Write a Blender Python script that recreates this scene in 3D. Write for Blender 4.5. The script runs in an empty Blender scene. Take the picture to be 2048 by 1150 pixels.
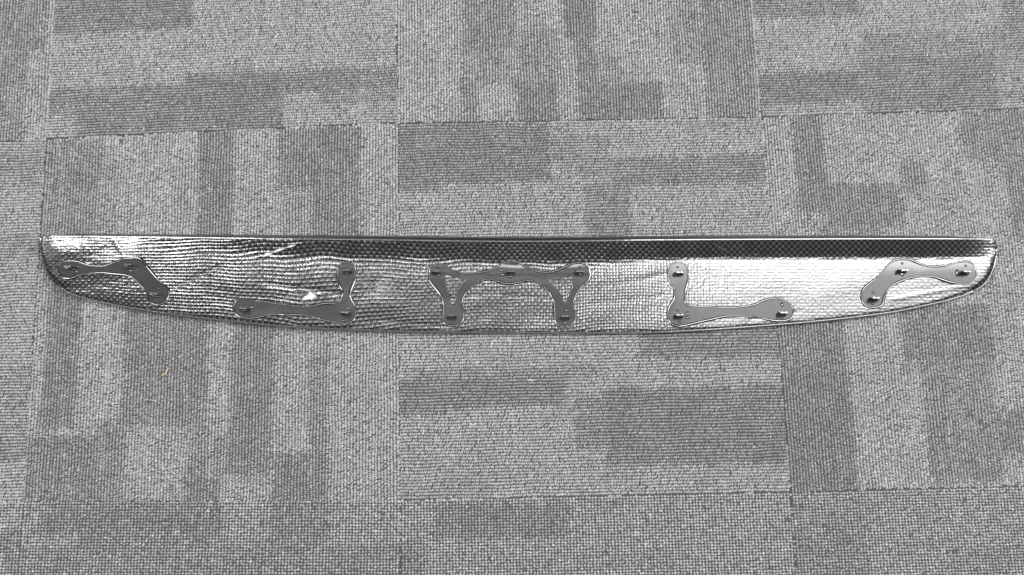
import bpy, bmesh, math, random
import numpy as np
from mathutils import Vector, geometry

SC = bpy.context.scene
COL = SC.collection
rng = np.random.default_rng(7)
random.seed(7)

# ------------------------------------------------------------------ camera
F_PX = 1991.0                        # focal length in photograph pixels (2048 wide)
TH = math.atan(0.2)                  # tilt from straight down
H = F_PX * math.cos(TH) / 1476.0     # camera height (1476 px per metre at the centre)
cam_d = bpy.data.cameras.new('camera')
cam_d.sensor_width = 36.0
cam_d.lens = 36.0 * F_PX / 2048.0
cam_d.clip_start = 0.05
cam_d.clip_end = 200.0
cam = bpy.data.objects.new('camera', cam_d)
COL.objects.link(cam)
CAM = np.array([0.0, -H * math.tan(TH), H])
cam.location = CAM
cam.rotation_euler = (TH, 0, 0)
SC.camera = cam

# ------------------------------------------------------------------ light
world = bpy.data.worlds.new('World')
SC.world = world
world.use_nodes = True
bg = world.node_tree.nodes['Background']
bg.inputs['Color'].default_value = (0.97, 0.98, 1.0, 1)
bg.inputs['Strength'].default_value = 0.11


def overhead_lamp(name, x0, x1, y0, y1, z, radiance):
    d = bpy.data.lights.new(name, 'AREA')
    d.shape = 'RECTANGLE'
    d.size = x1 - x0
    d.size_y = y1 - y0
    d.energy = radiance * math.pi * d.size * d.size_y
    o = bpy.data.objects.new(name, d)
    COL.objects.link(o)
    o.location = ((x0 + x1) / 2, (y0 + y1) / 2, z)
    return o


overhead_lamp('unseen_panel_light', 0.62, 2.90, -0.05, 0.72, 2.6, 13.0)
overhead_lamp('unseen_panel_light', 0.62, 2.90, 0.76, 1.50, 2.6, 3.5)  # added unseen panel, dimmer, for the grey fade below the highlight
overhead_lamp('unseen_panel_light', -2.40, -1.25, -0.40, 0.35, 2.6, 20.0)
overhead_lamp('unseen_strip_light', -1.15, 0.90, -0.33, -0.17, 2.6, 18.0)
for y_strip in (0.24, 0.62, 1.00, 1.38):  # added unseen strips, spaced to break up reflections and make the weave sparkle
    overhead_lamp('unseen_strip_light', -1.15, 0.45, y_strip - 0.035, y_strip + 0.035, 2.6, 4.6)

SC.view_settings.view_transform = 'Standard'
SC.view_settings.look = 'None'
SC.view_settings.exposure = 0.0
SC.view_settings.gamma = 1.0
SC.view_settings.use_curve_mapping = False


# ------------------------------------------------------------------ helpers
def world_at(px, py, z):
    """photograph pixel + real height -> point in the place (metres)."""
    px = np.asarray(px, float); py = np.asarray(py, float); z = np.asarray(z, float)
    u = (px - 1024.0) / F_PX
    v = -(py - 575.0) / F_PX
    c, s = math.cos(TH), math.sin(TH)
    dx = u
    dy = v * c + s
    dz = v * s - c
    k = (z - CAM[2]) / dz
    return np.stack([CAM[0] + k * dx, CAM[1] + k * dy, z + 0 * k], -1)


def link(name, me, mat=None, parent=None, smooth=True, **props):
    o = bpy.data.objects.new(name, me)
    COL.objects.link(o)
    if mat is not None and not me.materials:
        me.materials.append(mat)
    if smooth and len(me.polygons):
        me.polygons.foreach_set('use_smooth', np.ones(len(me.polygons), bool))
    if parent is not None:
        o.parent = parent
    for k, v in props.items():
        o[k] = v
    return o


def fast_mesh(name, co, faces):
    """co (n,3), faces (m,k) all of k corners."""
    me = bpy.data.meshes.new(name)
    co = np.ascontiguousarray(co, np.float32)
    faces = np.ascontiguousarray(faces, np.int32)
    m, k = faces.shape
    me.vertices.add(len(co))
    me.vertices.foreach_set('co', co.ravel())
    me.loops.add(m * k)
    me.loops.foreach_set('vertex_index', faces.ravel())
    me.polygons.add(m)
    me.polygons.foreach_set('loop_start', np.arange(0, m * k, k, dtype=np.int32))
    me.update(calc_edges=True)
    me.validate()
    return me


def waves(x, y, scale, n=14, seed=0, aniso=(1, 1)):
    """smooth random field, about -1..1, features of about `scale`."""
    r = np.random.default_rng(seed)
    out = 0.0
    for _ in range(n):
        a = r.uniform(0, 2 * math.pi)
        k = 2 * math.pi / scale * r.uniform(0.5, 1.5)
        out = out + np.sin(k * (math.cos(a) * x / aniso[0] + math.sin(a) * y / aniso[1]) + r.uniform(0, 6.283))
    return out / math.sqrt(n)


def smooth01(x):
    x = np.clip(x, 0, 1)
    return x * x * (3 - 2 * x)


def catmull(pts, n_per=6, closed=True):
    P = np.array(pts, float)
    N = len(P)
    out = []
    rngi = range(N) if closed else range(N - 1)
    for i in rngi:
        if closed:
            p0, p1, p2, p3 = P[i - 1], P[i], P[(i + 1) % N], P[(i + 2) % N]
        else:
            p0, p1, p2, p3 = P[max(i - 1, 0)], P[i], P[i + 1], P[min(i + 2, N - 1)]
        for j in range(n_per):
            t = j / n_per
            out.append(0.5 * ((2 * p1) + (-p0 + p2) * t + (2 * p0 - 5 * p1 + 4 * p2 - p3) * t * t
                              + (-p0 + 3 * p1 - 3 * p2 + p3) * t ** 3))
    if not closed:
        out.append(P[-1])
    return np.array(out)


def resample(P, n, closed=False):
    P = np.asarray(P, float)
    if closed:
        P = np.vstack([P, P[:1]])
    d = np.r_[0, np.cumsum(np.linalg.norm(np.diff(P, axis=0), axis=1))]
    t = np.linspace(0, d[-1], n + 1)[:-1] if closed else np.linspace(0, d[-1], n)
    return np.stack([np.interp(t, d, P[:, k]) for k in range(P.shape[1])], -1)


def inside(poly, x, y):
    x = np.asarray(x); y = np.asarray(y)
    c = np.zeros(x.shape, bool)
    n = len(poly)
    j = n - 1
    for i in range(n):
        xi, yi = poly[i][:2]; xj, yj = poly[j][:2]
        hit = ((yi > y) != (yj > y)) & (x < (xj - xi) * (y - yi) / (yj - yi + 1e-12) + xi)
        c ^= hit
        j = i
    return c


def tube(path, radii, sides=8, flat=1.0):
    """closed or open tube mesh data round a 3D path (open if radii end at ~0)."""
    P = np.asarray(path, float)
    n = len(P)
    T = np.gradient(P, axis=0)
    T /= np.linalg.norm(T, axis=1)[:, None] + 1e-12
    up = np.array([0, 0, 1.0])
    S = np.cross(T, up); S /= np.linalg.norm(S, axis=1)[:, None] + 1e-9
    U = np.cross(S, T)
    a = np.linspace(0, 2 * math.pi, sides, endpoint=False)
    co = P[:, None, :] + radii[:, None, None] * (np.cos(a)[None, :, None] * S[:, None, :] + flat * np.sin(a)[None, :, None] * U[:, None, :])
    return co.reshape(-1, 3), n, sides


def tube_mesh(name, path, radii, sides=8, closed=False, flat=1.0):
    co, n, s = tube(path, radii, sides, flat)
    f = []
    m = n if closed else n - 1
    for i in range(m):
        i2 = (i + 1) % n
        for j in range(s):
            j2 = (j + 1) % s
            f.append((i * s + j, i2 * s + j, i2 * s + j2, i * s + j2))
    return fast_mesh(name, co, np.array(f))


# ------------------------------------------------------------------ materials
def new_mat(name):
    m = bpy.data.materials.new(name)
    m.use_nodes = True
    nt = m.node_tree
    return m, nt, nt.nodes['Principled BSDF']


class NT:
    def __init__(self, nt):
        self.nt = nt

    def n(self, kind, **kw):
        nd = self.nt.nodes.new(kind)
        for k, v in kw.items():
            setattr(nd, k, v)
        return nd

    def put(self, sock, v):
        if isinstance(v, (int, float)):
            sock.default_value = v
        elif isinstance(v, tuple):
            sock.default_value = v
        else:
            self.nt.links.new(v, sock)

    def math(self, op, a, b=None, c=None, clamp=False):
        nd = self.n('ShaderNodeMath', operation=op, use_clamp=clamp)
        self.put(nd.inputs[0], a)
        if b is not None:
            self.put(nd.inputs[1], b)
        if c is not None:
            self.put(nd.inputs[2], c)
        return nd.outputs[0]

    def noise(self, vec, scale, detail=2.0, rough=0.5):
        nd = self.n('ShaderNodeTexNoise')
        if vec is not None:
            self.put(nd.inputs['Vector'], vec)
        nd.inputs['Scale'].default_value = scale
        nd.inputs['Detail'].default_value = detail
        nd.inputs['Roughness'].default_value = rough
        return nd.outputs['Fac']

    def mixc(self, fac, a, b):
        nd = self.n('ShaderNodeMix', data_type='RGBA')
        self.put(nd.inputs['Factor'], fac)
        self.put(nd.inputs['A'], a)
        self.put(nd.inputs['B'], b)
        return nd.outputs['Result']

    def ramp(self, fac, lo, hi, a=0.0, b=1.0):
        nd = self.n('ShaderNodeMapRange')
        nd.interpolation_type = 'SMOOTHSTEP'
        self.put(nd.inputs['Value'], fac)
        nd.inputs['From Min'].default_value = lo
        nd.inputs['From Max'].default_value = hi
        nd.inputs['To Min'].default_value = a
        nd.inputs['To Max'].default_value = b
        return nd.outputs['Result']

    def bump(self, height, strength, dist, normal=None):
        nd = self.n('ShaderNodeBump')
        self.put(nd.inputs['Height'], height)
        nd.inputs['Strength'].default_value = strength
        nd.inputs['Distance'].default_value = dist
        if normal is not None:
            self.put(nd.inputs['Normal'], normal)
        return nd.outputs['Normal']


def g(v):
    return (v, v, v, 1.0)


# carpet yarn: tone of each loop comes from the yarn it was tufted with
M_YARN, nt, bs = new_mat('carpet_yarn')
t = NT(nt)
at = t.n('ShaderNodeAttribute', attribute_name='yarn')
geo = t.n('ShaderNodeNewGeometry')
fz = t.noise(geo.outputs['Position'], 1500.0, 2.0)
k = t.ramp(fz, 0.3, 0.7, 0.72, 1.25)
mul = t.n('ShaderNodeMix', data_type='RGBA', blend_type='MULTIPLY')
mul.inputs['Factor'].default_value = 1.0
t.put(mul.inputs['A'], at.outputs['Color'])
t.put(mul.inputs['B'], k)
t.put(bs.inputs['Base Color'], mul.outputs['Result'])
bs.inputs['Roughness'].default_value = 0.62
bs.inputs['Specular IOR Level'].default_value = 0.45
bs.inputs['Sheen Weight'].default_value = 0.12
t.put(bs.inputs['Normal'], t.bump(fz, 0.6, 0.0006))

M_BACK, nt, bs = new_mat('carpet_backing')
t = NT(nt)
tc = t.n('ShaderNodeTexCoord')
nz = t.noise(tc.outputs['Object'], 900.0, 3.0)
t.put(bs.inputs['Base Color'], t.mixc(nz, g(0.05), g(0.10)))
bs.inputs['Roughness'].default_value = 0.95

M_SUB, nt, bs = new_mat('subfloor_concrete')
t = NT(nt)
tc = t.n('ShaderNodeTexCoord')
nz = t.noise(tc.outputs['Object'], 30.0, 5.0)
t.put(bs.inputs['Base Color'], t.mixc(nz, g(0.16), g(0.26)))
bs.inputs['Roughness'].default_value = 0.9


def carbon(name, pitch, contrast_lo, contrast_hi, bump_w, coat_rough, twill=False):
    m, nt, bs = new_mat(name)
    t = NT(nt)
    uv = t.n('ShaderNodeUVMap', uv_map='weave')
    sep = t.n('ShaderNodeSeparateXYZ')
    t.put(sep.inputs[0], uv.outputs['UV'])
    u, v = sep.outputs['X'], sep.outputs['Y']
    wob = t.noise(uv.outputs['UV'], 60.0, 2.0)
    u = t.math('ADD', u, t.math('MULTIPLY', t.math('SUBTRACT', wob, 0.5), 0.0012))
    wob2 = t.noise(uv.outputs['UV'], 45.0, 2.0)
    v = t.math('ADD', v, t.math('MULTIPLY', t.math('SUBTRACT', wob2, 0.5), 0.0012))
    a = t.math('SINE', t.math('MULTIPLY', u, math.pi / pitch))
    vv = t.math('ADD', v, t.math('MULTIPLY', u, 1.0)) if twill else v
    b = t.math('SINE', t.math('MULTIPLY', vv, math.pi / pitch))
    ab = t.math('MULTIPLY', a, b)
    over = t.ramp(ab, -0.12, 0.30)                      # which tow lies on top
    dome = t.math('MULTIPLY', t.math('ABSOLUTE', a), t.math('ABSOLUTE', b))
    patch = t.noise(uv.outputs['UV'], 35.0, 3.0)
    fil = t.noise(uv.outputs['UV'], 2200.0, 1.0)
    hi = t.mixc(t.ramp(patch, 0.3, 0.7), g(contrast_hi * 0.6), g(contrast_hi))
    hi = t.mixc(t.math('MULTIPLY', fil, 0.5), hi, g(contrast_hi * 0.4))
    cell = t.n('ShaderNodeTexWhiteNoise', noise_dimensions='2D')
    cv = t.n('ShaderNodeCombineXYZ')
    t.put(cv.inputs[0], t.math('FLOOR', t.math('DIVIDE', u, pitch)))
    t.put(cv.inputs[1], t.math('FLOOR', t.math('DIVIDE', vv, pitch)))
    t.put(cell.inputs['Vector'], cv.outputs[0])
    hi = t.mixc(t.math('MULTIPLY', cell.outputs['Value'], 0.55), hi, g(contrast_hi * 0.25))
    col = t.mixc(over, g(contrast_lo), hi)  # tow shading by fibre direction, put into the base colour
    t.put(bs.inputs['Base Color'], col)
    bs.inputs['Metallic'].default_value = 0.35
    bs.inputs['Roughness'].default_value = 0.38
    hgt = t.math('ADD', dome, t.math('MULTIPLY', over, 0.8))
    hgt = t.math('MULTIPLY', hgt, t.ramp(patch, 0.25, 0.7, 0.45, 1.2))
    hgt = t.math('MULTIPLY', hgt, t.math('ADD', t.math('MULTIPLY', cell.outputs['Value'], 0.6), 0.7))
    rel = t.n('ShaderNodeAttribute', attribute_name='relief').outputs['Fac']
    hgt = t.math('MULTIPLY', hgt, rel)
    rows = t.n('ShaderNodeAttribute', attribute_name='rows').outputs['Fac']
    hgt = t.math('ADD', hgt, t.math('MULTIPLY', t.math('ABSOLUTE', b), rows))
    nb = t.bump(hgt, 1.0, bump_w)
    resin = t.noise(uv.outputs['UV'], 240.0, 3.0, 0.6)
    nb2 = t.bump(resin, 1.0, bump_w * 2.2, nb)
    t.put(bs.inputs['Normal'], t.bump(hgt, 1.0, bump_w * 2.0))
    bs.inputs['Coat Weight'].default_value = 1.0
    bs.inputs['Coat IOR'].default_value = 2.1
    t.put(bs.inputs['Coat Roughness'], t.ramp(patch, 0.3, 0.75, coat_rough * 0.7, coat_rough * 1.6))
    t.put(bs.inputs['Coat Normal'], nb2)
    return m


M_CARBON = carbon('carbon_weave_resin', 0.0041, 0.003, 0.135, 0.00016, 0.035)
M_CARBON_EDGE = carbon('carbon_edge', 0.0030, 0.008, 0.10, 0.00004, 0.08, twill=True)

M_PAD, nt, bs = new_mat('adhesive_foam')
t = NT(nt)
tc = t.n('ShaderNodeTexCoord')
nz = t.noise(tc.outputs['Object'], 1600.0, 2.0)
nz2 = t.noise(tc.outputs['Object'], 60.0, 3.0)
c1 = t.mixc(t.ramp(nz, 0.3, 0.7), g(0.014), g(0.04))
t.put(bs.inputs['Base Color'], t.mixc(t.math('MULTIPLY', nz2, 0.5), c1, g(0.09)))
bs.inputs['Roughness'].default_value = 0.5
bs.inputs['Coat Weight'].default_value = 0.9
bs.inputs['Specular IOR Level'].default_value = 0.15
bs.inputs['Coat IOR'].default_value = 1.68
bs.inputs['Coat Roughness'].default_value = 0.15
t.put(bs.inputs['Normal'], t.bump(nz, 0.5, 0.0003))

M_BEAD, nt, bs = new_mat('adhesive_bead')
t = NT(nt)
tc = t.n('ShaderNodeTexCoord')
nz = t.noise(tc.outputs['Object'], 300.0, 2.0)
t.put(bs.inputs['Base Color'], t.mixc(nz, g(0.010), g(0.03)))
bs.inputs['Roughness'].default_value = 0.12
bs.inputs['Coat Weight'].default_value = 1.0
bs.inputs['Coat IOR'].default_value = 2.3
bs.inputs['Coat Roughness'].default_value = 0.08

M_CLIP, nt, bs = new_mat('clip_plastic')
t = NT(nt)
tc = t.n('ShaderNodeTexCoord')
nz = t.noise(tc.outputs['Object'], 500.0, 2.0)
t.put(bs.inputs['Base Color'], t.mixc(nz, g(0.16), g(0.26)))
bs.inputs['Metallic'].default_value = 1.0
bs.inputs['Roughness'].default_value = 0.25

M_WHITE, nt, bs = new_mat('white_film_and_glint')
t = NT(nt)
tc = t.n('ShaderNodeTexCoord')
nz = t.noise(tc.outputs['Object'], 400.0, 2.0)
t.put(bs.inputs['Base Color'], t.mixc(nz, g(0.75), g(0.9)))  # near-white, also used for the painted glint slivers
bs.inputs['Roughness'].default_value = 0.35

M_STRAW, nt, bs = new_mat('straw')
t = NT(nt)
tc = t.n('ShaderNodeTexCoord')
nz = t.noise(tc.outputs['Object'], 300.0, 2.0)
t.put(bs.inputs['Base Color'], t.mixc(nz, (0.62, 0.45, 0.20, 1), (0.85, 0.72, 0.5, 1)))
bs.inputs['Roughness'].default_value = 0.5

# ------------------------------------------------------------------ floor of carpet tiles
floor_me = fast_mesh('floor', np.array([[-6, -6, -0.0062], [6, -6, -0.0062], [6, 6, -0.0062], [-6, 6, -0.0062]]), np.array([[0, 1, 2, 3]]))
floor = link('floor', floor_me, M_SUB, kind='structure')

SEAMS = [  # tile corners, measured along the seams
    [(-570, -405), (134, -425), (781, -452), (1462, -470), (2165, -492)],
    [(-620, 306), (92, 279), (797, 246), (1524, 234), (2262, 212)],
    [(-722, 1016), (46, 1003), (800, 1002), (1580, 984), (2372, 962)],
    [(-835, 1800), (-3, 1790), (803, 1784), (1642, 1768), (2490, 1745)],
]
# pixel rectangles of darker yarn inside the tiles: x0, x1, y0, y1, strength
DARK = {
    (0, 0): [(-560, 105, -380, 108, .75), (-100, 52, 108, 285, .6), (-300, -180, -400, 290, .8), (52, 95, 108, 200, .2)],
    (0, 1): [(108, 385, -30, 62, .8), (98, 370, 173, 228, .75), (370, 565, 147, 262, .95), (150, 370, 226, 272, .85),
             (565, 795, 137, 182, .8), (640, 795, 182, 206, .45), (120, 500, -300, -200, .8), (500, 780, -150, -60, .7)],
    (0, 2): [(925, 1030, -60, 100, .65), (1125, 1190, -40, 76, 1.0), (1155, 1197, 76, 250, .7), (1033, 1120, 60, 165, .5),
             (1033, 1118, 165, 250, .95), (920, 1033, 100, 172, .4), (922, 957, 172, 246, .5), (1160, 1325, 166, 245, .85),
             (1400, 1500, -200, 235, .65), (1420, 1512, 160, 240, .5), (1335, 1400, -60, 130, .4), (800, 900, -440, -200, .8),
             (1195, 1240, 110, 166, .35)],
    (0, 3): [(1480, 1720, -40, 36, .65), (1505, 1722, 146, 208, .9), (1722, 1995, 112, 224, .7), (1722, 2170, 60, 112, .45),
             (2000, 2170, -60, 60, .6), (1995, 2200, 112, 200, .35), (1600, 2000, -350, -220, .8)],
    (1, 0): [(-100, 90, 300, 345, .45), (-100, 72, 345, 380, .3), (-300, 85, 740, 900, .35), (-600, -200, 420, 640, .8), (-40, 75, 880, 925, .6), (-10, 85, 470, 520, .4)],
    (1, 1): [(80, 200, 282, 480, .65), (395, 466, 262, 480, .85), (556, 722, 255, 378, .8), (625, 722, 378, 480, .8),
             (556, 625, 378, 470, .25), (200, 235, 330, 480, .3),
             (88, 158, 580, 855, .95), (40, 190, 872, 1004, .85), (188, 250, 848, 1004, .55), (245, 415, 610, 852, .75),
             (374, 415, 852, 1004, .6), (368, 440, 955, 1004, .8), (460, 546, 620, 948, .8), (546, 656, 905, 1004, .85),
             (618, 656, 715, 905, .6), (430, 475, 872, 950, .5), (315, 375, 800, 850, .3)],
    (1, 2): [(790, 1100, 246, 366, .9), (790, 882, 366, 384, .9), (1100, 1220, 272, 356, .4), (1220, 1545, 312, 368, .65),
             (1170, 1262, 366, 480, .6), (1380, 1545, 240, 262, .3),
             (790, 1130, 757, 812, .95), (790, 895, 812, 830, .95), (895, 1012, 812, 818, .7), (830, 1205, 736, 757, .45),
             (1210, 1575, 774, 930, .85), (1150, 1210, 790, 905, .55), (1278, 1575, 655, 716, .7), (797, 990, 965, 1000, .3)],
    (1, 3): [(1590, 1652, 225, 425, .75), (1652, 1802, 368, 452, .8), (1640, 1762, 452, 490, .5), (1922, 2200, 210, 300, .7),
             (1936, 2200, 300, 322, .6), (1800, 1850, 322, 385, .5), (2018, 2200, 322, 480, .75),
             (1555, 1690, 620, 748, .75), (1565, 1708, 745, 985, 1.0), (1800, 1985, 610, 722, .75), (1850, 1992, 722, 965, .6),
             (1992, 2300, 815, 905, .7), (1800, 1850, 722, 745, .4)],
    (2, 0): [(-200, 40, 1060, 1300, .6)],
    (2, 1): [(80, 445, 1000, 1070, .75), (160, 425, 1062, 1092, .7), (542, 660, 1000, 1092, .65), (-30, 830, 1092, 1300, .55), (430, 545, 1070, 1095, .3)],
    (2, 2): [(870, 1140, 1006, 1076, .75), (780, 850, 1076, 1300, .6), (1180, 1620, 1200, 1400, .6), (1000, 1330, 1110, 1140, .3)],
    (2, 3): [(1500, 1732, 1040, 1200, .5), (1580, 1760, 1005, 1040, .3), (1900, 2100, 1090, 1300, .4)],
}
RIB = {(0, 0): 'v', (0, 1): 'h', (0, 2): 'v', (0, 3): 'h',
       (1, 0): 'h', (1, 1): 'v', (1, 2): 'h', (1, 3): 'v',
       (2, 0): 'g', (2, 1): 'g', (2, 2): 'g', (2, 3): 'g'}

FRAME = [world_at(a, b, 0.0)[:2] for a, b in ((-70, -70), (2118, -70), (2118, 1220), (-70, 1220))]


def dome_proto(rings, sides):
    v = [(0, 0, 1.0)]
    f = []
    for r in range(1, rings + 1):
        ph = r / rings * math.pi * 0.5
        for s in range(sides):
            a = 2 * math.pi * (s + 0.5 * (r % 2)) / sides
            v.append((math.sin(ph) * math.cos(a), math.sin(ph) * math.sin(a), math.cos(ph)))
    for s in range(sides):
        f.append((0, 1 + s, 1 + (s + 1) % sides))
    for r in range(1, rings):
        b0 = 1 + (r - 1) * sides
        b1 = b0 + sides
        for s in range(sides):
            s2 = (s + 1) % sides
            if r % 2:
                f.append((b0 + s, b1 + s, b0 + s2)); f.append((b0 + s2, b1 + s, b1 + s2))
            else:
                f.append((b0 + s, b1 + s, b1 + s2)); f.append((b0 + s, b1 + s2, b0 + s2))
    return np.array(v), np.array(f)


PROTO_NEAR = dome_proto(2, 4)
PROTO_FAR = dome_proto(1, 4)


def pile(key, Q):
    """loops of one tile; Q = its four ground corners (far-left, far-right, near-right, near-left)."""
    kind = RIB[key]
    Q = np.array(Q)
    ux = (Q[1] - Q[0] + Q[2] - Q[3]); ux /= np.linalg.norm(ux)
    uy = np.array([-ux[1], ux[0]])
    C = Q.mean(0)
    loc = np.stack([(Q - C) @ ux, (Q - C) @ uy], -1)
    lo, hi = loc.min(0) - 0.002, loc.max(0) + 0.002
    P_ACROSS, P_ALONG = 0.00405, 0.0025
    if kind == 'h':
        du, dv = P_ALONG, P_ACROSS
    elif kind == 'v':
        du, dv = P_ACROSS, P_ALONG
    else:
        du, dv = 0.0041, 0.0037
    nu = int((hi[0] - lo[0]) / du); nv = int((hi[1] - lo[1]) / dv)
    I, J = np.meshgrid(np.arange(nu), np.arange(nv), indexing='ij')
    I = I.ravel(); J = J.ravel()
    r = np.random.default_rng(hash(key) % 1000 + 5)
    n = len(I)
    U = lo[0] + (I + 0.5) * du
    V = lo[1] + (J + 0.5) * dv
    # rows of tufts wander a little and step differently in each row
    if kind == 'h':
        ph = r.uniform(0, 1, nv)[J]
        U = U + ph * du
        V = V + 0.0005 * waves(U, V, 0.06, seed=3) + r.normal(0, 0.00018, n)
        U = U + r.normal(0, 0.00045, n)
    elif kind == 'v':
        ph = r.uniform(0, 1, nu)[I]
        V = V + ph * dv
        U = U + 0.0005 * waves(U, V, 0.06, seed=4) + r.normal(0, 0.00018, n)
        V = V + r.normal(0, 0.00045, n)
    else:
        U = U + r.normal(0, 0.00028, n); V = V + r.normal(0, 0.00028, n)
    G = C + U[:, None] * ux + V[:, None] * uy
    keep = inside(C + (Q - C) * 1.0006, G[:, 0], G[:, 1])
    G = G[keep]; U = U[keep]; V = V[keep]; n = len(G)
    # tone of the yarn
    D = np.zeros(n)
    su = U + r.normal(0, 0.0018, n) + 0.0010 * waves(U, V, 0.03, seed=11)
    sv = V + r.normal(0, 0.0018, n) + 0.0010 * waves(U, V, 0.03, seed=12)
    for x0, x1, y0, y1, s in DARK[key]:
        c4 = world_at([x0, x1, x1, x0], [y0, y0, y1, y1], 0.0)[:, :2] - C
        lu = c4 @ ux; lv = c4 @ uy
        a0, a1 = (lu[0] + lu[3]) / 2, (lu[1] + lu[2]) / 2
        b0, b1 = (lv[2] + lv[3]) / 2, (lv[0] + lv[1]) / 2
        m = smooth01((su - a0) / 0.003 + .5) * smooth01((a1 - su) / 0.003 + .5) * smooth01((sv - b0) / 0.003 + .5) * smooth01((b1 - sv) / 0.003 + .5)
        D = np.maximum(D, s * m)
    D = D * (1 + 0.16 * waves(U, V, 0.03, n=24, seed=51, aniso={'h': (2.6, .5), 'v': (.5, 2.6), 'g': (1, 1)}[kind]))
    D = np.clip(D + 0.05 * waves(U, V, 0.03, n=24, seed=52, aniso={'h': (2.6, .5), 'v': (.5, 2.6), 'g': (1, 1)}[kind]) + 0.06 * waves(U, V, 0.09, seed=21 + key[0] * 4 + key[1]) + 0.04, 0, 1)
    if kind == 'g':
        D = np.clip(D * 0.8 + 0.12, 0, 1)
    rnd = r.uniform(0, 1, n)
    tone = 0.54 * (1 - D) + 0.40 * D
    tone = tone * np.exp(r.normal(0, 0.13, n))
    tone = np.where(rnd < 0.022, 0.66, tone)             # pale yarns
    tone = np.where(rnd > 0.985 - 0.02 * D, 0.22, tone)              # dark yarns
    tone = np.clip(tone, 0.05, 0.9)
    # size of the loop
    wide = (0.52 - 0.12 * D) * np.exp(r.normal(0, 0.05, n))
    long_ = (0.60 - 0.05 * D) * np.exp(r.normal(0, 0.14, n))
    hgt = 0.0024 * np.exp(r.normal(0, 0.12, n)) * (1 - 0.12 * D)
    if kind == 'g':
        wide = (0.50 - 0.06 * D) * np.exp(r.normal(0, 0.07, n)); long_ = wide * 1.0
    if kind == 'h':
        su_, sv_ = long_ * du, wide * dv
    else:
        su_, sv_ = wide * du, long_ * dv
    twist = r.normal(0, 0.28, n) + (0.35 if kind != 'g' else 0)
    near = inside(FRAME, G[:, 0], G[:, 1])
    near_co = near_f = None
    cos, fs, cols, base = [], [], [], 0
    for sel, (pv, pf) in ((near, PROTO_NEAR), (~near, PROTO_FAR)):
        q = np.flatnonzero(sel)
        if not len(q):
            continue
        m = len(pv)
        lx = pv[None, :, 0] * su_[q, None]; ly = pv[None, :, 1] * sv_[q, None]; lz = pv[None, :, 2] * hgt[q, None]
        # slanted plies: shear along the rib, leaning loops
        if kind == 'h':
            lx = lx + twist[q, None] * ly
        elif kind == 'v':
            ly = ly + twist[q, None] * lx
        lean = r.normal(0, 0.22, (len(q), 2))
        lx = lx + lean[:, :1] * lz; ly = ly + lean[:, 1:] * lz
        X = G[q, 0, None] + lx * ux[0] + ly * uy[0]
        Y = G[q, 1, None] + lx * ux[1] + ly * uy[1]
        cos.append(np.stack([X, Y, lz - 0.00005], -1).reshape(-1, 3))
        fs.append((pf[None] + (np.arange(len(q)) * m)[:, None, None]).reshape(-1, 3) + base)
        cols.append(np.repeat(tone[q], m))
        base += len(q) * m
    me = fast_mesh('loop_pile', np.vstack(cos), np.vstack(fs))
    at = me.color_attributes.new('yarn', 'FLOAT_COLOR', 'POINT')
    tn = np.concatenate(cols)
    at.data.foreach_set('color', np.stack([tn, tn * 0.995, tn * 0.985, np.ones_like(tn)], -1).astype(np.float32).ravel())
    return me


for i in range(3):
    for j in range(4):
        px = [SEAMS[i][j], SEAMS[i][j + 1], SEAMS[i + 1][j + 1], SEAMS[i + 1][j]]
        Q = [world_at(a, b, 0.0)[:2] for a, b in px]
        C = np.mean(Q, 0)
        Qs = [C + (q - C) * 0.9996 for q in Q]
        co = [(*q, -0.006) for q in Qs] + [(*q, 0.0) for q in Qs]
        bm = bmesh.new()
        vs = [bm.verts.new(c) for c in co]
        bm.faces.new(vs[3::-1][0:4]) if False else None
        for fidx in ((3, 2, 1, 0), (4, 5, 6, 7), (0, 1, 5, 4), (1, 2, 6, 5), (2, 3, 7, 6), (3, 0, 4, 7)):
            bm.faces.new([vs[a] for a in fidx])
        bmesh.ops.recalc_face_normals(bm, faces=bm.faces)
        me = bpy.data.meshes.new('carpet_tile')
        bm.to_mesh(me); bm.free()
        tile = link('carpet_tile', me, M_BACK, floor, smooth=False)
        link('loop_pile', pile((i, j), Qs), M_YARN, tile, kind='stuff')

# ------------------------------------------------------------------ the spoiler shell
TOP = np.array([(84.5, 474), (120, 474), (200, 474.2), (380, 476.5), (580, 479), (760, 481), (900, 483), (1030, 484), (1180, 483),
                (1300, 481.3), (1620, 479.5), (1800, 479), (1940, 479.3), (1977, 480.2), (1990.5, 484)], float)
BOT = np.array([(124, 575), (143, 585.5), (182, 597), (234, 608), (286, 617), (356, 627.5), (447, 638.5), (534, 647.5), (621, 653.5),
                (751, 659), (935, 662.5), (1228, 663.8), (1329, 661.8), (1437, 656), (1546, 648), (1620, 641.8), (1707, 632.5),
                (1794, 620.6), (1881, 602), (1924, 590), (1952, 577.5)], float)
LEFT = np.array([(84.5, 474), (82.8, 481), (83.2, 500), (88, 523), (97, 547), (109, 564), (124, 575)], float)
RIGHT = np.array([(1990.5, 484), (1993.5, 496), (1991, 512), (1986, 533), (1976, 556), (1963.5, 570), (1952, 577.5)], float)


def side(P, n):
    return resample(catmull(P, 12, closed=False), n)


LX_Y, LX_X = LEFT[:, 1], LEFT[:, 0]
RX_Y, RX_X = RIGHT[:, 1], RIGHT[:, 0]
PXM = 1.0 / 1476.0


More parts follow.
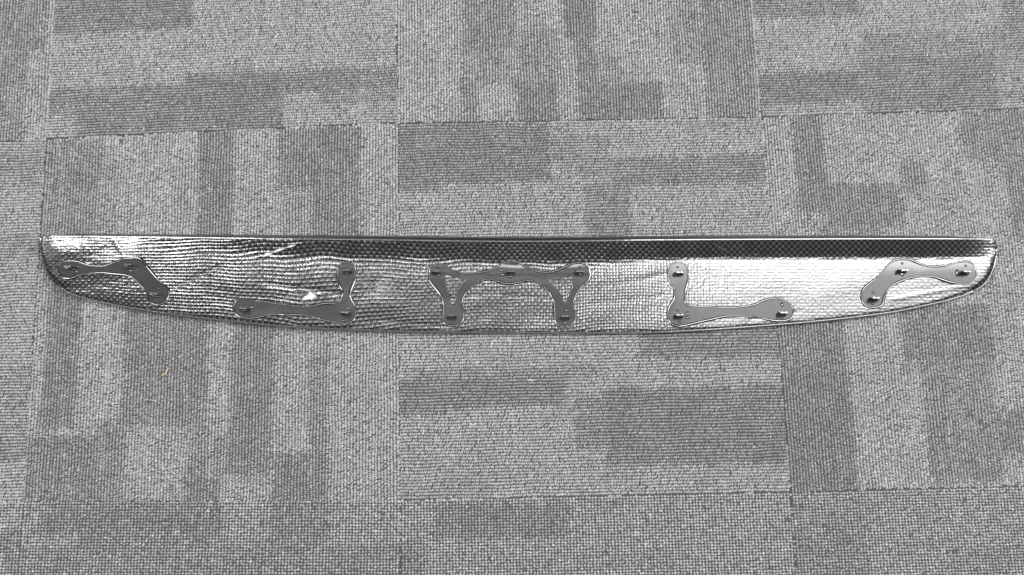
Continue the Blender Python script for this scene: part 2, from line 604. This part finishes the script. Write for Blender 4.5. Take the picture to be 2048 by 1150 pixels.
def shell_z(px, py, cloth=True):
    """height (m) of the moulded inner face at a photograph pixel."""
    px = np.asarray(px, float); py = np.asarray(py, float)
    top = np.interp(px, TOP[:, 0], TOP[:, 1])
    bot = np.interp(px, np.r_[LEFT[::2, 0], BOT[1:-1, 0], RIGHT[::-2, 0]], np.r_[LEFT[::2, 1], BOT[1:-1, 1], RIGHT[::-2, 1]])
    d = (py - top) * PXM
    W = np.maximum((bot - top) * PXM, 0.02)
    wf = 0.10 + 0.65 * smooth01((px - 190) / 180) + 0.25 * smooth01((px - 420) / 260)
    wf = wf * (1 - 0.72 * smooth01((px - 1880) / 110))
    dc = np.interp(px, [80, 330, 520, 760, 1030, 1250, 1400, 1995], [.010, .014, .0195, .0235, .0265, .0255, .0235, .0235])
    k = 0.0022
    wall = 0.52 * wf * k * np.logaddexp(0, (dc - d) / k)
    e = np.maximum(d - dc, 0)
    tilt = 0.17 + 0.05 * np.sin(px / 260.0)
    dish = tilt * e * e / 0.21
    mid = smooth01((px - 380) / 200) * (1 - 0.8 * smooth01((px - 1180) / 160))
    k2 = 0.0045
    dish = dish + mid * 0.17 * k2 * np.logaddexp(0, (dc + 0.014 - d) / k2)
    wall = wall * (1 - 0.33 * mid)
    lx = np.interp(py, LX_Y, LX_X); rx = np.interp(py, RX_Y, RX_X)
    el = np.maximum(px - lx, 0); er = np.maximum(rx - px, 0)
    ends = 0.0030 * np.exp(-el / 9.0) + 0.0028 * np.exp(-er / 7.0)
    ends = ends + 0.0065 * np.exp(-el / 120.0) + 0.0012 * np.exp(-er / 120.0)
    lip = 0.0005 * np.exp(-np.maximum(bot - py, 0) / 2.0)
    z = 0.0052 + wall + dish + ends + lip
    if not cloth:
        return z
    # hand-laid cloth: shallow waves, more on the older left half
    lf = 1 - 0.75 * smooth01((px - 700) / 600)
    z = z + lf * 0.00042 * waves(px, py, 80, seed=31, aniso=(1.6, .8)) + lf * 0.00007 * waves(px, py, 22, seed=32, aniso=(2.2, .7))
    z = z + 0.00002 * waves(px, py, 9, n=24, seed=33, aniso=(2.0, .8))
    # a few creases in the cloth
    for x0, y0, x1, y1, amp, wd in ((330, 585, 445, 530, .0007, 5), (520, 512, 600, 487, .0004, 4), (530, 566, 700, 590, .0007, 5),
                                    (168, 478, 160, 522, -.0006, 2.2), (225, 478, 245, 510, -.0005, 3), (560, 600, 620, 560, .0005, 6),
                                    (1500, 640, 1600, 622, .0003, 4), (1780, 600, 1930, 572, -.0003, 5), (1830, 622, 1960, 575, .0004, 4),
                                    (1280, 560, 1340, 545, .0002, 5), (1000, 590, 1130, 600, .0003, 5), (880, 600, 1000, 585, .0004, 7), (1200, 575, 1330, 550, .0002, 7), (1180, 610, 1330, 590, .0002, 6), (760, 640, 900, 655, .0004, 4)):
        L = math.hypot(x1 - x0, y1 - y0); tx, ty = (x1 - x0) / L, (y1 - y0) / L
        al = (px - x0) * tx + (py - y0) * ty
        ac = -(px - x0) * ty + (py - y0) * tx
        z = z + amp * np.exp(-(ac / wd) ** 2) * smooth01(al / 25 + .5) * smooth01((L - al) / 25 + .5)
    return z


def weave_uv(px, py):
    """cloth coordinates (m): the weave fans out where the cloth was pulled round the left corner."""
    u = (px - 1024) * PXM
    S = np.interp(px, [80, 240, 420, 600, 760, 950, 1250, 2000], [1.08, 1.06, .92, .76, .78, .86, 1.0, 1.0])
    yc = 532
    v = (py - yc) * S
    v = v + 5.0 * np.exp(-((px - 900) / 140.0) ** 2) * (py - 560) / 60 + 4.0 * np.exp(-((px - 1290) / 90.0) ** 2) * smooth01((py - 540) / 60) * np.sin(px / 60)
    v = v + 1.6 * waves(px, py, 150, seed=41) * (1 - 0.8 * smooth01((px - 1250) / 200))
    uu = u + PXM * 1.5 * waves(px, py, 140, seed=42) * (1 - 0.8 * smooth01((px - 1250) / 200))
    return uu, v * PXM


NS, NTT = 900, 130
A = side(TOP, NS); B = side(BOT, NS); Lc = side(LEFT, NTT); Rc = side(RIGHT, NTT)
ss = np.linspace(0, 1, NS)[:, None, None]; tt = np.linspace(0, 1, NTT)[None, :, None]
PX = (1 - tt) * A[:, None] + tt * B[:, None] + (1 - ss) * Lc[None] + ss * Rc[None] \
    - ((1 - ss) * (1 - tt) * A[0] + ss * (1 - tt) * A[-1] + (1 - ss) * tt * B[0] + ss * tt * B[-1])
gx, gy = PX[..., 0], PX[..., 1]
Zs = shell_z(gx, gy)
W3 = world_at(gx, gy, Zs)
idx = np.arange(NS * NTT).reshape(NS, NTT)
quads = np.stack([idx[:-1, :-1], idx[:-1, 1:], idx[1:, 1:], idx[1:, :-1]], -1).reshape(-1, 4)

spoiler = bpy.data.objects.new('trunk_spoiler', None)
COL.objects.link(spoiler)
spoiler['label'] = 'long glossy black carbon fibre car spoiler lying underside up on the carpet'
spoiler['category'] = 'spoiler'


def set_uv(me, u, v, relief=None, rows=None):
    at = me.attributes.new('rows', 'FLOAT', 'POINT')
    at.data.foreach_set('value', (np.zeros(len(u)) if rows is None else rows).astype(np.float32))
    at = me.attributes.new('relief', 'FLOAT', 'POINT')
    at.data.foreach_set('value', (np.ones(len(u)) * 0.4 if relief is None else relief).astype(np.float32))
    lay = me.uv_layers.new(name='weave')
    vi = np.empty(len(me.loops), np.int32)
    me.loops.foreach_get('vertex_index', vi)
    lay.data.foreach_set('uv', np.stack([u[vi], v[vi]], -1).astype(np.float32).ravel())


me = fast_mesh('shell', W3.reshape(-1, 3), quads)
U_, V_ = weave_uv(gx.ravel(), gy.ravel())
REL = np.interp(gx.ravel(), [80, 250, 420, 1180, 1400, 2000], [.30, .45, .9, 1.0, .36, .28])      # thicker, flatter resin towards the rounded tip
ROWS = np.interp(gx.ravel(), [80, 250, 350, 700, 1000, 1350, 2000], [.2, .4, 1.4, 1.2, .6, .2, .2])   # weft tows standing proud
set_uv(me, U_, V_, REL, ROWS)
link('shell', me, M_CARBON, spoiler)

# the edge: a rolled lip all round, with a wider outer flange along the straight side, closed underneath
ring_i = np.concatenate([idx[:, 0], idx[-1, 1:], idx[-2::-1, -1], idx[0, -2:0:-1]])
RP = W3.reshape(-1, 3)[ring_i]
rpx = PX.reshape(-1, 2)[ring_i]
nr = len(RP)
pad_ = 4
ext = np.vstack([RP[-pad_:], RP, RP[:pad_]])
T = (ext[2 * pad_:] - ext[:-2 * pad_])[:, :2]
T /= np.linalg.norm(T, axis=1)[:, None]
Nn = np.stack([-T[:, 1], T[:, 0]], -1)
if ((RP[:, :2] - RP[:, :2].mean(0)) * Nn).sum() < 0:
    Nn = -Nn
# flange width: wide along the far straight side, thin elsewhere
is_top = np.zeros(nr); is_top[:NS] = 1.0
ker = np.ones(31) / 31
is_top = np.convolve(np.r_[is_top[-15:], is_top, is_top[:15]], ker, 'valid')
fl = 0.0018 + is_top * np.interp(rpx[:, 0], [84, 140, 500, 1000, 1500, 1900, 1990], [.0008, .0032, .0050, .0062, .0050, .0040, .0008])
prof = [(0, 0.0, 0.0), (0, .0002, .0005), (0, .0003, .00055), (0, .0005, .00057), (0, .0014, .00065), (0, .0016, .00066), (0, .0018, .0004), (.5, .0012, -.0012), (1.0, .0005, -.0042)]
rings = []
zr = RP[:, 2]
for o_, off_, dz in prof:
    rings.append(np.column_stack([RP[:, :2] + Nn * (fl * o_ + off_)[:, None], np.maximum(zr + dz, 0.0024)]))
rings.append(np.column_stack([RP[:, :2] + Nn * (fl * 0.95)[:, None], np.full(nr, 0.0021)]))
rings.append(np.column_stack([RP[:, :2] - Nn * 0.004, np.full(nr, 0.0018)]))
co = np.vstack(rings)
f = []
for k_ in range(len(rings) - 1):
    a0 = k_ * nr
    a = np.arange(nr); b = (a + 1) % nr
    f.append(np.stack([a0 + a, a0 + nr + a, a0 + nr + b, a0 + b], -1))
me = fast_mesh('edge_lip', co, np.vstack(f))
cu = np.r_[0, np.cumsum(np.linalg.norm(np.diff(RP, axis=0), axis=1))]
set_uv(me, np.tile(cu, len(rings)), np.repeat(np.array([0, .0004, .0006, .0008, .0017, .0019, .0022, .004, .008, .010, .014]), nr))
bm = bmesh.new(); bm.from_mesh(me); bmesh.ops.recalc_face_normals(bm, faces=bm.faces); bm.to_mesh(me); bm.free()
link('edge_lip', me, M_CARBON_EDGE, spoiler)

# outer (painted) face underneath, resting on the pile
sub = idx[::6, ::6]
und = W3.reshape(-1, 3)[sub.ravel()].copy()
inner_c = und[:, :2].mean(0)
und[:, 2] = np.maximum(und[:, 2] - 0.0022, 0.0019)
sx, sy = sub.shape
ii = np.arange(sx * sy).reshape(sx, sy)
me = fast_mesh('outer_face', und, np.stack([ii[:-1, :-1], ii[1:, :-1], ii[1:, 1:], ii[:-1, 1:]], -1).reshape(-1, 4))
set_uv(me, und[:, 0], und[:, 1])
link('outer_face', me, M_CARBON_EDGE, spoiler)

# ------------------------------------------------------------------ adhesive pads with clips
def zoomed(pts, s, ox, oy):
    return [(ox + a / s, oy + b / s) for a, b in pts]


PADS = [
    (zoomed([(340, 560), (350, 610), (400, 655), (480, 650), (560, 625), (700, 605), (860, 597), (1000, 605), (1120, 630), (1190, 655),
             (1260, 720), (1320, 790), (1360, 850), (1365, 890), (1390, 940), (1450, 965), (1520, 955), (1560, 920), (1585, 850),
             (1580, 790), (1540, 755), (1470, 690), (1400, 620), (1330, 545), (1280, 480), (1240, 450), (1160, 447), (1070, 455),
             (1000, 490), (920, 520), (840, 537), (740, 535), (650, 520), (580, 495), (520, 480), (440, 478), (370, 495), (340, 520)], 5.75, 60, 440), []),
    (zoomed([(500, 810), (505, 770), (530, 740), (580, 730), (650, 745), (760, 755), (900, 778), (1050, 795), (1200, 802), (1330, 785),
             (1440, 770), (1480, 740), (1500, 690), (1500, 640), (1475, 590), (1455, 540), (1450, 480), (1460, 430), (1490, 405), (1530, 398),
             (1580, 405), (1605, 430), (1612, 490), (1605, 550), (1580, 595), (1555, 650), (1555, 700), (1580, 745), (1605, 790), (1610, 850),
             (1600, 900), (1570, 935), (1500, 945), (1400, 930), (1260, 895), (1150, 870), (1000, 858), (860, 865), (750, 880), (640, 895),
             (560, 885), (515, 850)], 4.6, 360, 440), []),
    (zoomed([(490, 420), (500, 385), (540, 365), (600, 368), (660, 405), (730, 435), (800, 445), (880, 440), (970, 425), (1040, 395),
             (1080, 362), (1140, 348), (1200, 350), (1250, 375), (1310, 405), (1380, 430), (1450, 438), (1530, 425), (1600, 395), (1660, 365),
             (1730, 358), (1780, 380), (1797, 430), (1785, 490), (1740, 530), (1700, 580), (1670, 640), (1660, 690), (1675, 740), (1675, 810),
             (1655, 850), (1600, 866), (1545, 855), (1522, 815), (1520, 740), (1518, 690), (1505, 640), (1475, 590), (1430, 545), (1380, 510),
             (1320, 490), (1250, 495), (1170, 510), (1090, 508), (1040, 490), (980, 478), (920, 488), (860, 520), (810, 560), (770, 610),
             (750, 660), (748, 700), (760, 760), (752, 820), (720, 853), (670, 860), (620, 850), (602, 810), (605, 740), (607, 680), (595, 620),
             (560, 570), (515, 520), (490, 480)], 4.096, 740, 440),
     [zoomed([(628, 455), (660, 468), (770, 500), (735, 545), (705, 605), (692, 680), (668, 680), (655, 610), (632, 550)], 4.096, 740, 440),
      zoomed([(1475, 500), (1560, 490), (1645, 463), (1652, 490), (1650, 550), (1625, 600), (1605, 662), (1590, 662), (1570, 610), (1530, 560)], 4.096, 740, 440)]),
    (zoomed([(540, 440), (560, 410), (600, 397), (650, 397), (690, 415), (705, 450), (707, 500), (708, 545), (695, 600), (680, 650),
             (680, 740), (700, 780), (740, 795), (850, 802), (1000, 810), (1150, 810), (1260, 798), (1340, 785), (1420, 745), (1540, 725),
             (1600, 738), (1650, 775), (1680, 820), (1678, 870), (1650, 905), (1580, 918), (1490, 912), (1400, 900), (1320, 885), (1200, 878),
             (1050, 882), (900, 910), (800, 935), (700, 960), (620, 965), (570, 945), (542, 895), (537, 840), (552, 795), (590, 740),
             (602, 680), (595, 620), (560, 570), (540, 510)], 4.6, 1220, 440), []),
    (zoomed([(482, 690), (490, 645), (530, 605), (580, 570), (640, 510), (700, 440), (760, 388), (800, 372), (900, 372), (960, 395),
             (1050, 425), (1150, 438), (1240, 430), (1320, 405), (1400, 388), (1470, 395), (1510, 430), (1524, 480), (1515, 530), (1480, 570),
             (1400, 580), (1320, 570), (1250, 545), (1150, 520), (1050, 512), (950, 520), (850, 545), (770, 585), (710, 640), (672, 700),
             (655, 770), (620, 795), (560, 798), (510, 780), (485, 740)], 4.6, 1620, 440), []),
]
# clips: centre of the base on the pad (photograph pixels)
CLIPS = [[(143, 537), (262, 534), (313, 591)],
         [(695, 544), (490, 620), (693, 627)],
         [(874, 546), (1021, 547), (1158, 547), (903, 634), (1129, 636)],
         [(1356, 548), (1357, 632), (1563, 628)],
         [(1802, 543), (1926, 547), (1746, 599)]]


def zl(s, ox, *pts):
    return [(ox + a / s, 440 + b / s, r, q) for a, b, r, q in pts]


BUB = [zl(5.75, 60, (548, 535, 3.4, 1), (537, 590, 3.2, 1.2), (455, 505, 2.4, 1), (1157, 582, 3.2, 1.2), (1160, 487, 1.6, 1), (1476, 793, 3.0, .8), (1462, 912, 2.2, .9)),
       zl(4.6, 360, (1535, 433, 2.2, 1), (1533, 492, 2.8, 1), (578, 774, 2.6, .8), (658, 803, 4.0, 1), (1540, 812, 4.4, .8), (1500, 925, 4.0, .7), (1415, 790, 2.0, 1)),
       zl(4.096, 740, (558, 383, 3.0, .9), (566, 455, 3.4, .9), (1078, 412, 4.2, .8), (1086, 448, 4.2, .9), (1150, 463, 3.2, 1.3), (1714, 383, 2.6, 1), (1728, 443, 4.2, .9), (680, 742, 2.9, .9), (1605, 740, 4.4, .75), (1595, 842, 3.4, 1)),
       zl(4.6, 1220, (622, 434, 2.8, .8), (610, 503, 3.6, .7), (622, 831, 3.2, .9), (715, 860, 3.4, 1.3), (712, 900, 4.6, .7), (640, 938, 3.2, .7), (1583, 780, 3.2, 1.5)),
       zl(4.6, 1620, (848, 400, 2.8, 1), (846, 495, 3.4, 1.9), (1432, 421, 2.8, 1), (1352, 482, 3.4, 2.0), (581, 666, 3.6, .8), (577, 770, 3.2, .9))]

# one clip: spring-steel tongue with two lugs and a foot, seen nearly end on
bm = bmesh.new()
profile = [(-6, 0), (6, 0), (6, 9.5), (5.2, 11.5), (4.6, 13), (1.2, 13), (0.8, 11.6), (-0.8, 11.6), (-1.2, 13), (-4.6, 13), (-5.2, 11.5), (-6, 9.5)]
th = 1.0
front = [bm.verts.new((a * .001, -th * .001, b * .001)) for a, b in profile]
back = [bm.verts.new((a * .001, th * .001, b * .001)) for a, b in profile]
bm.faces.new(front); bm.faces.new(back[::-1])
for a in range(len(profile)):
    b = (a + 1) % len(profile)
    bm.faces.new((front[b], front[a], back[a], back[b]))
for (x0, x1, y0, y1, z0, z1) in ((-6.3, 6.3, -1.3, 1.3, -0.4, 0.5), (-5.2, -4.0, 1.02, 2.4, 0.5, 7), (4.0, 5.2, 1.02, 2.4, 0.5, 7)):
    vv = [bm.verts.new((x * .001, y * .001, z * .001)) for z in (z0, z1) for x, y in ((x0, y0), (x1, y0), (x1, y1), (x0, y1))]
    for q in ((3, 2, 1, 0), (4, 5, 6, 7), (0, 1, 5, 4), (1, 2, 6, 5), (2, 3, 7, 6), (3, 0, 4, 7)):
        bm.faces.new([vv[a] for a in q])
bmesh.ops.recalc_face_normals(bm, faces=bm.faces)
bmesh.ops.bevel(bm, geom=list(bm.edges), offset=0.00018, segments=1, affect='EDGES')
CLIP_ME = bpy.data.meshes.new('clip')
bm.to_mesh(CLIP_ME); bm.free()
CLIP_ME.materials.append(M_CLIP)

# dark slot each clip stands in; the black also paints its soft shadow
bm = bmesh.new()
bmesh.ops.create_grid(bm, x_segments=1, y_segments=1, size=0.5)
bmesh.ops.scale(bm, vec=(0.0150, 0.0052, 1), verts=bm.verts)
ex = bmesh.ops.extrude_face_region(bm, geom=list(bm.faces))
bmesh.ops.translate(bm, vec=(0, 0, 0.0005), verts=[v for v in ex['geom'] if isinstance(v, bmesh.types.BMVert)])
bmesh.ops.bevel(bm, geom=[e for e in bm.edges if abs(e.verts[0].co.z - e.verts[1].co.z) > 1e-5], offset=0.0016, segments=3, affect='EDGES')
bmesh.ops.recalc_face_normals(bm, faces=bm.faces)
SLOT_ME = bpy.data.meshes.new('slot')
bm.to_mesh(SLOT_ME); bm.free()
M_SLOT_AND_SHADOW, nt, bs = new_mat('slot_and_shadow_black')
t = NT(nt)
tc = t.n('ShaderNodeTexCoord')
t.put(bs.inputs['Base Color'], t.mixc(t.noise(tc.outputs['Object'], 700.0, 2.0), g(0.006), g(0.02)))
bs.inputs['Roughness'].default_value = 0.8
SLOT_ME.materials.append(M_SLOT_AND_SHADOW)

# one trapped air bubble
bv, bf = dome_proto(4, 12)
BUB_ME = fast_mesh('bubble', bv, bf)
BUB_ME.materials.append(M_BEAD)

PAD_H = 0.0011
LABELS = ['narrow bent black adhesive pad by the blunt end', 'L-shaped adhesive pad', 'wide adhesive pad with two triangular openings', 'L-shaped adhesive pad', 'bent adhesive pad by the rounded tip']
for pi, (outline, holes) in enumerate(PADS):
    O = resample(catmull(outline, 5), int(len(outline) * 4), closed=True)
    Hs = [resample(catmull([np.mean(h, 0) + (np.array(p) - np.mean(h, 0)) * 1.13 for p in h], 4), 40, closed=True) for h in holes]
    mn, mx = O.min(0), O.max(0)
    X, Y = np.meshgrid(np.arange(mn[0], mx[0], 4.0), np.arange(mn[1], mx[1], 4.0))
    X = X.ravel(); Y = Y.ravel()
    dmin = np.min(np.hypot(X[:, None] - np.vstack([O] + Hs)[None, :, 0], Y[:, None] - np.vstack([O] + Hs)[None, :, 1]), 1)
    kin = inside(O, X, Y) & (dmin > 2.0)
    for h in Hs:
        kin &= ~inside(h, X, Y)
    verts = [Vector(p) for p in O]
    edges = [(a, (a + 1) % len(O)) for a in range(len(O))]
    loops_ = [list(range(len(O)))]
    for h in Hs:
        b0 = len(verts)
        verts += [Vector(p) for p in h]
        edges += [(b0 + a, b0 + (a + 1) % len(h)) for a in range(len(h))]
        loops_.append(list(range(b0, b0 + len(h))))
    verts += [Vector((a, b)) for a, b in zip(X[kin], Y[kin])]
    vo, eo, fo, *_ = geometry.delaunay_2d_cdt(verts, edges, [], 0, 1e-5)
    vo = np.array([tuple(v) for v in vo]); fo = np.array([tuple(q) for q in fo if len(q) == 3])
    cen = vo[fo].mean(1)
    ok = inside(O, cen[:, 0], cen[:, 1])
    for h in Hs:
        ok &= ~inside(h, cen[:, 0], cen[:, 1])
    fo = fo[ok]
    zt = shell_z(vo[:, 0], vo[:, 1], False) + PAD_H + 0.0003 + 0.00004 * waves(vo[:, 0], vo[:, 1], 45, seed=60 + pi)
    topv = world_at(vo[:, 0], vo[:, 1], zt)
    # walls down into the shell
    rings_px = [O] + Hs
    wall_co, wall_f, base = [], [], len(topv)
    for R in rings_px:
        z0 = shell_z(R[:, 0], R[:, 1])
        n = len(R)
        wall_co.append(world_at(R[:, 0], R[:, 1], shell_z(R[:, 0], R[:, 1], False) + PAD_H + 0.0003 + 0.00004 * waves(R[:, 0], R[:, 1], 45, seed=60 + pi))); wall_co.append(world_at(R[:, 0], R[:, 1], z0 - 0.0004))
        a = np.arange(n); b = (a + 1) % n
        wall_f.append(np.stack([base + a, base + n + a, base + b], -1)); wall_f.append(np.stack([base + b, base + n + a, base + n + b], -1))
        base += 2 * n
    me = fast_mesh('adhesive_pad', np.vstack([topv] + wall_co), np.vstack([fo] + wall_f))
    bm = bmesh.new(); bm.from_mesh(me)
    bmesh.ops.remove_doubles(bm, verts=bm.verts, dist=1e-6)
    bmesh.ops.recalc_face_normals(bm, faces=bm.faces)
    for e in bm.edges:
        if len(e.link_faces) == 2 and e.calc_face_angle(0) > 0.8:
            e.smooth = False
    bm.to_mesh(me); bm.free()
    pad = link('adhesive_pad', me, M_PAD, spoiler)
    pad['label'] = LABELS[pi]
    # squeezed-out clear bead round the pad, thick and thin
    for ri, R in enumerate(rings_px):
        n = len(R)
        Rr = resample(R, n * 2, closed=True)
        n = len(Rr)
        a = np.arange(n) / n * 2 * math.pi
        r2 = np.random.default_rng(100 + pi * 7 + ri)
        var = sum(np.sin(kk * a + r2.uniform(0, 6.28)) * r2.uniform(.3, 1) for kk in (2, 3, 5, 7, 11))
        var = var / 1.9
        rad = 0.0016 * np.clip(1.0 + 0.45 * var, 0.4, 1.7)
        tang = np.roll(Rr, -2, 0) - np.roll(Rr, 2, 0)
        tang /= np.linalg.norm(tang, axis=1)[:, None]
        nor = np.stack([tang[:, 1], -tang[:, 0]], -1)
        if ((Rr - Rr.mean(0)) * nor).sum() < 0:
            nor = -nor
        if ri:
            rad = rad * 0.38
        off = (np.clip(var, 0, 2) * 1.6 + 1.3) * (1 if ri == 0 else -0.1)
        Rr = Rr + nor * off[:, None]
        path = world_at(Rr[:, 0], Rr[:, 1], shell_z(Rr[:, 0], Rr[:, 1]) + PAD_H * 0.75)
        link('bead', tube_mesh('bead', path, rad, 8, closed=True, flat=0.75), M_BEAD, pad)
    for ci, (cx, cy) in enumerate(CLIPS[pi]):
        o = bpy.data.objects.new('clip', CLIP_ME); COL.objects.link(o); o.parent = pad
        o.location = world_at(cx, cy, shell_z(cx, cy, False) + PAD_H + 0.0003)
        o.rotation_euler = (random.uniform(-.06, .06), random.uniform(-.05, .05), random.uniform(-.06, .06))
        sl = bpy.data.objects.new('slot', SLOT_ME); COL.objects.link(sl); sl.parent = pad
        sl.location = world_at(cx, cy, shell_z(cx, cy, False) + PAD_H + 0.0003 - 0.0001)
        sl.location.y -= 0.0008
        sl.rotation_euler = (-math.atan(float(shell_z(cx, cy + 4) - shell_z(cx, cy - 4)) / (8 * PXM)), 0, o.rotation_euler.z)
    for bx, by, br, asp in BUB[pi]:
        o = bpy.data.objects.new('bubble', BUB_ME); COL.objects.link(o); o.parent = pad
        o.location = world_at(bx, by, shell_z(bx, by, False) + PAD_H + 0.0003 - 0.0002)
        rr = br * PXM
        o.scale = (rr, rr * asp, 0.0016)
        o.rotation_euler = (0, 0, random.uniform(-.3, .3))

# torn scraps of white backing film, plus slivers standing in for ripple reflections
SCRAPS_AND_GLINTS = [[(602, 601), (609, 592), (616, 590), (620, 581), (626, 587), (634, 593), (627, 596), (624, 601), (619, 598), (612, 600)],
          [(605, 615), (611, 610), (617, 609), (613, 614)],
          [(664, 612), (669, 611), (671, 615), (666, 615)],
          [(522, 512.5), (533, 506), (545, 505.5), (538, 511), (528, 514)], [(543, 504), (558, 497.5), (571, 496.5), (560, 502), (548, 506)],  # these and the next: ripple reflections modelled as white slivers
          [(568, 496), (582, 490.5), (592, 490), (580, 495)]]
for sp in SCRAPS_AND_GLINTS:
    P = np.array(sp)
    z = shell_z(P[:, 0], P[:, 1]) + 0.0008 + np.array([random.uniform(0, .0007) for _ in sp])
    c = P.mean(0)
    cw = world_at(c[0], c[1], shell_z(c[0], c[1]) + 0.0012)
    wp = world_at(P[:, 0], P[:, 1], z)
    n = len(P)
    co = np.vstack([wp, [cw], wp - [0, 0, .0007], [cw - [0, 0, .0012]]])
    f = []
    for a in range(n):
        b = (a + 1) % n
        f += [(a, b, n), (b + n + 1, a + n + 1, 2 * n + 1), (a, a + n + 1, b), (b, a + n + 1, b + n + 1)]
    me = fast_mesh('film_scrap_and_glint', co, np.array(f))
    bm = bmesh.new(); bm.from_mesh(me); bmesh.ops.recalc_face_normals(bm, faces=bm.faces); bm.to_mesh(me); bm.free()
    link('film_scrap_and_glint', me, M_WHITE, spoiler, smooth=False)

# stray bristles caught in the resin
for pts, rad in (([(1426, 485), (1440, 495), (1455, 504), (1462, 510), (1472, 519)], .0004), ([(1490, 492), (1500, 500), (1510, 508), (1519, 509)], .0003),
                 ([(1075, 512), (1073, 525), (1070, 540)], .0004), ([(505, 478), (520, 487)], .0003), ([(610, 476), (625, 488), (636, 499)], .0003)):
    R = catmull(pts, 6, closed=False)
    path = world_at(R[:, 0], R[:, 1], shell_z(R[:, 0], R[:, 1]) + rad)
    link('stray_bristle', tube_mesh('stray_bristle', path, np.full(len(R), rad), 6), M_BEAD, spoiler)


# fine scuffs in the resin beside the L-shaped pad
r3 = np.random.default_rng(77)
sc_co, sc_f, nb_ = [], [], 0
for _ in range(70):
    cx, cy = r3.normal(758, 17), r3.normal(575, 13)
    an = r3.choice([0.45, 0.9, -0.5, -1.1]) + r3.normal(0, .15)
    L = r3.uniform(6, 22)
    tt_ = np.linspace(-.5, .5, 4)
    X = cx + tt_ * L * math.cos(an); Y = cy + tt_ * L * math.sin(an)
    co, n, sd = tube(world_at(X, Y, shell_z(X, Y) + .00006), np.full(4, 0.00013), 4)
    sc_co.append(co)
    for a in range(n - 1):
        for b in range(sd):
            b2 = (b + 1) % sd
            sc_f.append((nb_ + a * sd + b, nb_ + (a + 1) * sd + b, nb_ + (a + 1) * sd + b2, nb_ + a * sd + b2))
    nb_ += len(co)
link('scuff_marks', fast_mesh('scuff_marks', np.vstack(sc_co), np.array(sc_f)), M_WHITE, spoiler, kind='stuff')


# ------------------------------------------------------------------ bits lying on the carpet
def bit(name, pts, rad, mat, label, cat, group=None):
    R = catmull(pts, 8, closed=False)
    z = 0.0026 + rad + 0.0004 * np.sin(np.linspace(0, 3, len(R)))
    W = world_at(R[:, 0], R[:, 1], z)
    base = W.mean(0); base[2] = 0
    taper = np.clip(np.minimum(np.linspace(0.3, 5, len(R)), np.linspace(5, 0.3, len(R))), 0, 1)
    o = link(name, tube_mesh(name, W - base, rad * taper, 8), mat)
    o.location = base
    o['label'] = label; o['category'] = cat
    if group:
        o['group'] = group
    return o


bit('straw_shred', [(322, 750.5), (326, 750), (331, 747), (334, 741), (337, 735)], 0.0008, M_STRAW, 'tiny curled yellowish straw shred lying on the dark carpet stripe', 'straw')
bit('lint_fibre', [(1055, 761), (1060, 760), (1066, 762)], 0.0007, M_WHITE, 'tiny white lint fibre on the dark carpet band below the spoiler', 'lint')
bit('lint_fibre', [(1014, 676), (1019, 681), (1022, 678), (1019, 688)], 0.0005, M_WHITE, 'wispy white lint fibre right beside the spoiler edge under its middle', 'lint')
bit('lint_fibre', [(698, 913), (700, 916), (701, 914)], 0.0009, M_WHITE, 'small round white lint speck on the pale carpet stripe', 'lint')
